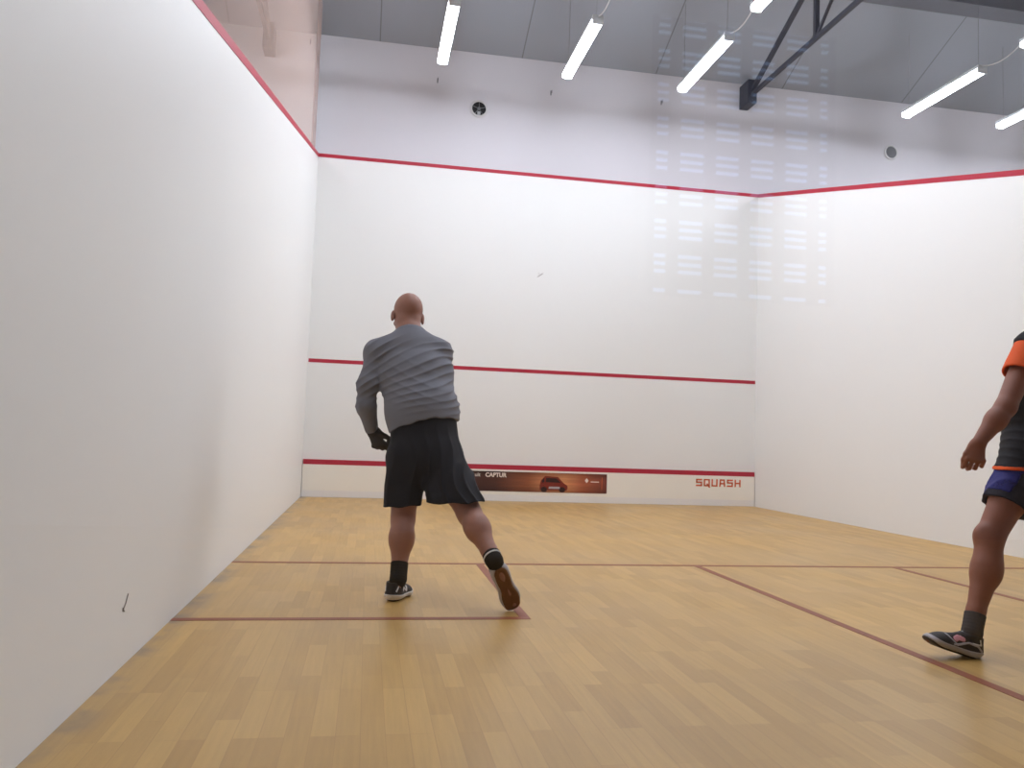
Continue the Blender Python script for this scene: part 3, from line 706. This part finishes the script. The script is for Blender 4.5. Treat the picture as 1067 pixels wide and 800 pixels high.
# collar: cut round the neck
ck = S.like(); ck.cap(J['neck'] + V3(0, .0, .008), J['head'], .079, .10, 0); S.minus(ck)
for w_, e_ in (('wrL', 'elL'), ('wrR', 'elR')):
    p = J[w_]; n = unit(J[w_] - J[e_]); d = ((X - p[0]) * n[0] + (Y - p[1]) * n[1] + (Z - p[2]) * n[2]); near = ((X - p[0]) ** 2 + (Y - p[1]) ** 2 + (Z - p[2]) ** 2) < .12 ** 2
    S.D = np.where(near, np.maximum(S.D, d - .012), S.D).astype(np.float32)
S.mesh('shirt', M['shirt_grey'], P1)
del S, n1, n2, n3, wr_, wr2, mask

# shorts
lo2 = lo.copy(); lo2[2] = .35; hi2 = hi.copy(); hi2[2] = 1.12
S = Field(lo2, hi2, .0055)
for a, b, ra, rb in TOR[:1]: S.oval(J[a] - V3(0, 0, .02), J[b], (ra[0] + .016, ra[1] + .016), (rb[0] + .004, rb[1] + .008), lat, .04)
S.ell(J['pelvis'] + V3(0, -.05, -.10), (.185, .13, .14), None, .05)
hemL = J['kneeL'] + (J['hipL'] - J['kneeL']) * .04; hemR = J['kneeR'] + (J['hipR'] - J['kneeR']) * .02
S.cap(J['hipL'], hemL - V3(.005, 0, .08), .112, .098, .045); S.cap(J['hipR'], hemR + (J['kneeR'] - J['hipR']) * .2 - V3(.012, 0, 0), .116, .112, .045)
S.cap(at(452, 488, -6.55), at(461, 522, -6.66), .06, .078, .03)
inn = S.like(); inn.cap(J['hipL'] + (hemL - J['hipL']) * .4, hemL - V3(.005, 0, .2), .09, .088, .01); inn.cap(J['hipR'] + (hemR - J['hipR']) * .4, hemR + (J['kneeR'] - J['hipR']) * .4, .095, .094, .01)
X, Y, Z = S.grid()
n1 = noise3(S, 12, 5); n2 = noise3(S, 30, 6)
fold = ridges((X - 1.1) * 45 + (Y + 6.5) * 20 + n1 * 1.6) * np.clip((1.0 - Z) / .35, 0, 1) * .012
S.D += (.004 - fold + n2 * .001).astype(np.float32)
S.minus(inn)
hp = at(421, 528, -6.60); hq = at(474, 523, -6.68)
mid = at(444, 500, -6.6)[0]
hl = hp[2] + (X - hp[0]) * .10 + .004 * np.sin(X * 60); hr = hq[2] + (X - hq[0]) * .09 + .004 * np.sin(X * 50)
S.D = np.maximum(S.D, (np.where(X < mid, hl, hr) - Z + 0 * Y).astype(np.float32))
S.D = np.maximum(S.D, Z + 0 * X + 0 * Y - (at(443, 432, -6.5)[2])).astype(np.float32)
S.mesh('shorts', M['black_cloth'], P1)
del S, inn, n1, n2, fold

# socks
def sock(ankle, knee, heel, toe, mat, height, rad=.041, rt=.046):
    lo_ = np.minimum(np.minimum(ankle, heel), np.minimum(toe, ankle + (knee - ankle) * .4)) - .07; hi_ = np.maximum(np.maximum(ankle, heel), np.maximum(toe, ankle + (knee - ankle) * .4)) + .07
    F = Field(lo_, hi_, .0035); n = unit(knee - ankle); top = ankle + n * height
    F.cap(ankle, top + n * .03, rad, rt, .01); F.cap(ankle, ankle + (heel + (toe - heel) * .15 - ankle) * .75, rad - .003, .031, .01); F.cap(ankle + (heel - ankle) * .2, ankle * .45 + (heel + (toe - heel) * .45) * .55, .030, .020, .02)
    X, Y, Z = F.grid(); F.D += (.0005 * np.sin((X * n[0] + Y * n[1] + Z * n[2]) * 420)).astype(np.float32)
    F.cut(top, n)
    if lo_[2] < .0: F.cut(V3(0, 0, .004), V3(0, 0, -1))
    return F, top, n
F, top, n = sock(J['ankL'], J['kneeL'], heelL + V3(0, 0, .03) + dL * .02, heelL + dL * .27 + V3(0, 0, .02), M['sock'], .088, .0445, .0475); F.mesh('sock', M['sock'], P1)
F, top, n = sock(J['ankR'], J['kneeR'], heelR + dR * .03 + upR * .03, toeR - dR * .02 + upR * .02, M['sock'], .045, .0445, .0475); sk = F.mesh('sock', M['sock'], P1); sk['label'] = 'black sock with a white ring'
G = Field(J['ankR'] - .09, J['ankR'] + .09, .003); c = J['ankR'] + n * .024
G.cap(J['ankR'] - n * .02, J['ankR'] + n * .07, .0470, .0500, 0); X, Y, Z = G.grid(); al = (X - c[0]) * n[0] + (Y - c[1]) * n[1] + (Z - c[2]) * n[2]
G.D = np.maximum(G.D, np.abs(al) - .005).astype(np.float32); G.mesh('sock_ring', M['shoe_white'], sk)

# dark outer shell around the left hand
G = Field(J['wrL'] - .17, J['wrL'] + .20, .003); hand(G, off=.0022, **HL); G.cap(J['wrL'] - hdL * .02, J['wrL'] + hdL * .02, .034, .033, .012)
G.cut(J['wrL'] - hdL * .012, -hdL); G.mesh('hand_shell', M['hand_shell'], P1); del G

# shoes
acc1 = [('side_flash', M['shoe_white'], [(.085, .048), (.105, .066), (.135, .040), (.155, .060)], .005), ('heel_flash', M['shoe_white'], [(.015, .055), (.03, .078)], .003)]
place_shoe(shoe_parts(dict(upper=M['shoe'], mid=M['shoe_white'], sole=M['dark_sole'], lace=M['shoe_grey']), acc1), frame(heelL, dL, (0, 0, 1)), P1, 'black and white court shoe planted on the floor')
place_shoe(shoe_parts(dict(upper=M['shoe'], mid=M['shoe_grey'], sole=M['gum'], lace=M['shoe_grey']), acc1), frame(heelR - upR * .0, dR, upR), P1, 'black court shoe on its toe, brown sole showing')

# ------------------------------------------------------------------ PLAYER at the right edge, walking left
Q = dict(hipL=at(1076, 470, -7.74), kneeL=at(1031, 560, -7.79), ankL=at(1013, 657, -7.885), shL=at(1075, 360, -7.80), elL=at(1048, 424, -7.87), wrL=at(1020.5, 460, -7.88))
Q['hipR'] = Q['hipL'] + V3(.14, .15, 0); Q['kneeR'] = Q['hipR'] + V3(.20, .03, -.40); Q['ankR'] = Q['kneeR'] + V3(.32, .02, -.26)
Q['shR'] = Q['shL'] + V3(.37, .20, .01); Q['elR'] = Q['shR'] + V3(.12, .06, -.27); Q['wrR'] = Q['elR'] + V3(-.06, .02, -.25)
Q['pelvis'] = (Q['hipL'] + Q['hipR']) / 2 + V3(.01, 0, .06); Q['upper'] = (Q['shL'] + Q['shR']) / 2 + V3(.06, 0, .0); Q['waist'] = Q['pelvis'] * .55 + Q['upper'] * .45 + V3(-.03, 0, 0); Q['chest'] = Q['pelvis'] * .22 + Q['upper'] * .78
Q['neck'] = Q['upper'] + V3(.0, 0, .085); Q['head'] = Q['neck'] + V3(.03, 0, .155)
print('P2', {k: np.round(v, 2) for k, v in Q.items()})
def qd(a, b): return round(float(np.linalg.norm(Q[a] - Q[b])), 3)
print('P2 lengths', {k: qd(*k.split('-')) for k in ('hipL-kneeL', 'kneeL-ankL', 'kneeR-ankR', 'shL-elL', 'elL-wrL', 'pelvis-neck')})
lat2 = unit(V3(.80, .60, 0))
lo = np.min(list(Q.values()), 0) - .26; hi = np.max(list(Q.values()), 0) + .22; lo[2] = -.002
TOR2 = [('pelvis', 'waist', (.165, .120), (.165, .120)), ('waist', 'chest', (.165, .120), (.180, .125)), ('chest', 'upper', (.180, .125), (.150, .085))]
def torso2(F, off=0):
    for a, b, ra, rb in TOR2: F.oval(Q[a], Q[b], ra, rb, lat2, .05, off)
    for s_ in ('shL', 'shR'): F.cap(Q['upper'], Q[s_], .072, .060, .04, off)
    F.cap(Q['upper'], Q['neck'], .075, .060, .05, off)
def arm2(F, q, off=0):
    a, b, c = Q['sh' + q], Q['el' + q], Q['wr' + q]
    F.cap(a, b, .055, .043, .03, off); F.cap(b, b + (c - b) * .4, .042, .044, .02, off); F.cap(b + (c - b) * .35, c, .044, .028, .02, off)
B = Field(lo, hi, .0042)
torso2(B); arm2(B, 'L'); arm2(B, 'R')
h2 = unit(at(1014, 492, -7.885) - Q['wrL'])
hand(B, Q['wrL'], h2, V3(.45, .85, .1), V3(-1, .3, .2), .80, sc=.96, spread=.28)
hand(B, Q['wrR'], unit(V3(-.3, 0, -1)), V3(.2, -1, 0), V3(-1, 0, 0), .5)
B.cap(Q['neck'] - V3(0, 0, .03), Q['head'] - V3(-.02, 0, .04), .062, .058, .03); head(B, Q['head'], V3(-1, .4, -.1), V3(-.1, 0, 1))
leg(B, Q['hipL'], Q['kneeL'], Q['ankL'], unit(V3(1, 0, .3)), .98); leg(B, Q['hipR'], Q['kneeR'], Q['ankR'], unit(V3(.6, 0, .8)), .98)
t2 = R(17); d2 = unit(V3(-math.cos(t2) * math.cos(R(4)), math.sin(R(4)), math.sin(t2))); u2 = unit(V3(math.sin(t2), 0, math.cos(t2)))
heel2 = V3(Q['ankL'][0], Q['ankL'][1], Q['ankL'][2]) - u2 * .088 - d2 * .055; heel2[2] = -.016
toeR2 = V3(Q['ankR'][0] - .09, Q['ankR'][1], -.022); dR2 = unit(toeR2 - (Q['ankR'] + V3(.09, 0, .03))); uR2 = unit(np.cross(dR2, V3(0, 1, 0))); uR2 = uR2 if uR2[2] > 0 else -uR2
heelR2 = toeR2 - dR2 * .285
foot(B, Q['ankL'], heel2 + u2 * .03 + d2 * .02, heel2 + d2 * .27 + u2 * .02); foot(B, Q['ankR'], heelR2 + uR2 * .03 + dR2 * .02, heelR2 + dR2 * .27 + uR2 * .02)
print('heel2', heel2, 'ankL', Q['ankL'], 'shoe R2', heelR2, toeR2, uR2)
P2 = B.mesh('person', M['skin_tan'])
tag(P2, 'person cut off by the right edge, striding left in orange-sleeved black shirt', 'person', 'squash players')
del B
# hair cap
hf2 = unit(V3(-1, .4, -.1)); hu2 = unit(V3(-.1, 0, 1)); hu2 = unit(hu2 - hf2 * (hu2 @ hf2)); hr2 = np.cross(hf2, hu2)
G = Field(Q['head'] - .17, Q['head'] + .17, .004); G.ell(Q['head'] + hu2 * .022 - hf2 * .012, (.0835, .1025, .0965), [hr2, hf2, hu2])
G.cut(Q['head'] + hf2 * .052 + hu2 * .035, unit(hf2 - hu2 * .55)); G.cut(Q['head'] - hu2 * .035, -hu2); G.D += (noise3(G, 60, 3) * .0008).astype(np.float32); G.mesh('hair', M['hair'], P2)
# shirt: black body, orange sleeves
lo3 = lo.copy(); lo3[2] = .8; hi3 = hi.copy()
S = Field(lo3, hi3, .0055); torso2(S, .016)
S.oval(Q['waist'] + V3(-.03, 0, -.06), Q['waist'] + V3(-.02, 0, .05), (.17, .125), (.17, .12), lat2, .04, .012)
for q in 'LR': S.cap(Q['hip' + q], Q['waist'] * .75 + Q['hip' + q] * .25, .122, .105, .05); S.cap(Q['hip' + q], Q['knee' + q], .120, .10, .04)
n1 = noise3(S, 14, 8); X, Y, Z = S.grid(); S.D += (.003 - ridges(Z * 50 + X * 30 + n1 * 1.4) * .004).astype(np.float32)
hz = at(1060, 492, -7.75)[2]; S.D = np.maximum(S.D, (hz - Z + 0 * X + 0 * Y)).astype(np.float32)
ck = S.like(); ck.cap(Q['neck'] + V3(0, 0, .015), Q['head'], .066, .09, 0); S.minus(ck)
sh2 = S.mesh('shirt', M['black_cloth'], P2)
G = S.clone(); G.D = np.maximum(S.D - .002, np.abs(Z - (hz + .015)) - .012 + 0 * X + 0 * Y).astype(np.float32); G.D = np.maximum(G.D, -(S.D + .008)); G.D = np.maximum(G.D, X + 0 * Y + 0 * Z - 3.83).astype(np.float32); tag(G.mesh('hem_band', M['orange_cloth'], sh2), 'orange patch at the front of the hem')
for q, shv, elv in (('L', 'shL', 'elL'), ('R', 'shR', 'elR')):
    S.D = np.full(S.D.shape, .2, np.float32); a, b = Q[shv], Q[elv]; n = unit(b - a)
    S.cap(a, a + (b - a) * .9, .072, .072, 0); S.D += (noise3(S, 22, 9) * .002).astype(np.float32)
    S.cut(a + n * .175, n); S.cut(a + n * -.012 + V3(0, 0, .02), unit(V3(0, 0, 1) - n * .3))
    S.cut(a, unit(V3(.0, 1 if q == 'L' else -1, .0)) * 1.0) if False else None
    inn = S.like(); inn.cap(a + n * .1, a + n * .3, .062, .066, 0); S.minus(inn)
    tag(S.mesh('sleeve', M['orange_cloth'], sh2), 'orange short sleeve')
del S, G
# shorts with a blue front panel
lo4 = lo.copy(); lo4[2] = .35; hi4 = hi.copy(); hi4[2] = 1.08
S = Field(lo4, hi4, .0055)
S.oval(Q['pelvis'] - V3(0, 0, .03), Q['waist'], (.182, .138), (.172, .128), lat2, .04)
S.cap(Q['hipL'] + V3(.01, .01, .07), Q['hipL'], .106, .110, .02); S.cap(Q['hipL'], Q['kneeL'] + V3(.005, 0, 0), .110, .096, .045); S.cap(Q['hipR'], Q['kneeR'], .108, .100, .045)
inn = S.like(); inn.cap(Q['hipL'] + (Q['kneeL'] - Q['hipL']) * .4, Q['kneeL'] * 1.2 - Q['hipL'] * .2, .082, .086, .01); inn.cap(Q['hipR'] + (Q['kneeR'] - Q['hipR']) * .4, Q['kneeR'] * 1.2 - Q['hipR'] * .2, .088, .09, .01)
n1 = noise3(S, 14, 11); X, Y, Z = S.grid(); S.D += (.003 - ridges(X * 40 + Y * 30 + n1 * 1.5) * np.clip((1 - Z) / .35, 0, 1) * .010).astype(np.float32)
S.minus(inn)
for hh, kk in (('hipL', 'kneeL'), ('hipR', 'kneeR')):
    n = unit(Q[kk] - Q[hh]); p = Q[hh] + n * (.315 if hh == 'hipL' else .33); d = (X - p[0]) * n[0] + (Y - p[1]) * n[1] + (Z - p[2]) * n[2]
    hv = Q['hipR'] - Q['hipL']; hm = (Q['hipL'] + Q['hipR']) / 2; sg = (X - hm[0]) * hv[0] + (Y - hm[1]) * hv[1] + 0 * Z; side_ = (sg < 0) if hh == 'hipL' else (sg >= 0)
    S.D = np.where(side_ & (d > -.05), np.maximum(S.D, d), S.D).astype(np.float32)
S.D = np.maximum(S.D, Z + 0 * X + 0 * Y - (hz + .05)).astype(np.float32)
so2 = S.mesh('shorts', M['navy_cloth'], P2)
G = S.clone(); n = unit(Q['kneeL'] - Q['hipL']); fr_ = unit(V3(-1, 0, 0) - n * (V3(-1, 0, 0) @ n)); p = Q['hipL']
d = -((X - p[0]) * fr_[0] + (Y - p[1]) * fr_[1] + (Z - p[2]) * fr_[2]) + .045; along = (X - p[0]) * n[0] + (Y - p[1]) * n[1] + (Z - p[2]) * n[2]
G.D = np.maximum(np.maximum(S.D - .002, d + .08 * np.clip(along - .1, 0, 1)), -(S.D + .008)); G.D = np.maximum(G.D, along - .285); G.D = np.maximum(G.D, Y + 0 * X + 0 * Z - (Q['hipL'][1] + .05)).astype(np.float32)
tag(G.mesh('front_panel', M['blue_cloth'], so2), 'royal blue front panel')
del S, G, inn
F, top, n = sock(Q['ankL'], Q['kneeL'], heel2 + u2 * .03 + d2 * .02, heel2 + d2 * .27 + u2 * .02, M['sock_grey'], .075, .041, .044); F.mesh('sock', M['sock_grey'], P2)
F, top, n = sock(Q['ankR'], Q['kneeR'], heelR2 + uR2 * .03 + dR2 * .02, heelR2 + dR2 * .27 + uR2 * .02, M['sock_grey'], .075, .041, .044); F.mesh('sock', M['sock_grey'], P2)
acc2 = [('side_loop', M['shoe_grey'], [(.025, .040), (.05, .058), (.09, .060), (.13, .042), (.16, .035)], .0045), ('side_stripe', M['shoe_grey'], [(.14, .035), (.17, .052), (.19, .066)], .0035),
        ('heel_stripe', M['shoe_white'], [(.045, .085), (.035, .065), (.075, .063)], .003), ('pink_patch', M['pink'], [(.115, .066), (.135, .068), (.15, .058)], .010)]
ps = shoe_parts(dict(upper=M['shoe'], mid=M['shoe_grey'], sole=M['dark_sole'], lace=M['shoe_white']), acc2)
place_shoe(ps, frame(heel2, d2, u2), P2, 'black court shoe with grey loop and pink patch, toe lifted')
place_shoe(ps, frame(heelR2, dR2, uR2), P2)

# ------------------------------------------------------------------ light, view
w = bpy.data.worlds.new('world'); scene.world = w; w.use_nodes = True
w.node_tree.nodes['Background'].inputs[0].default_value = (.5, .6, .8, 1); w.node_tree.nodes['Background'].inputs[1].default_value = .3
vs = scene.view_settings; vs.view_transform = 'Standard'; vs.look = 'None'; vs.gamma = 1; vs.use_curve_mapping = False; vs.exposure = 0.0
scene.cycles.max_bounces = 14; scene.cycles.diffuse_bounces = 8; scene.cycles.transparent_max_bounces = 16; scene.cycles.glossy_bounces = 4
scene.cycles.use_denoising = True
scene.cycles.sample_clamp_indirect = 8
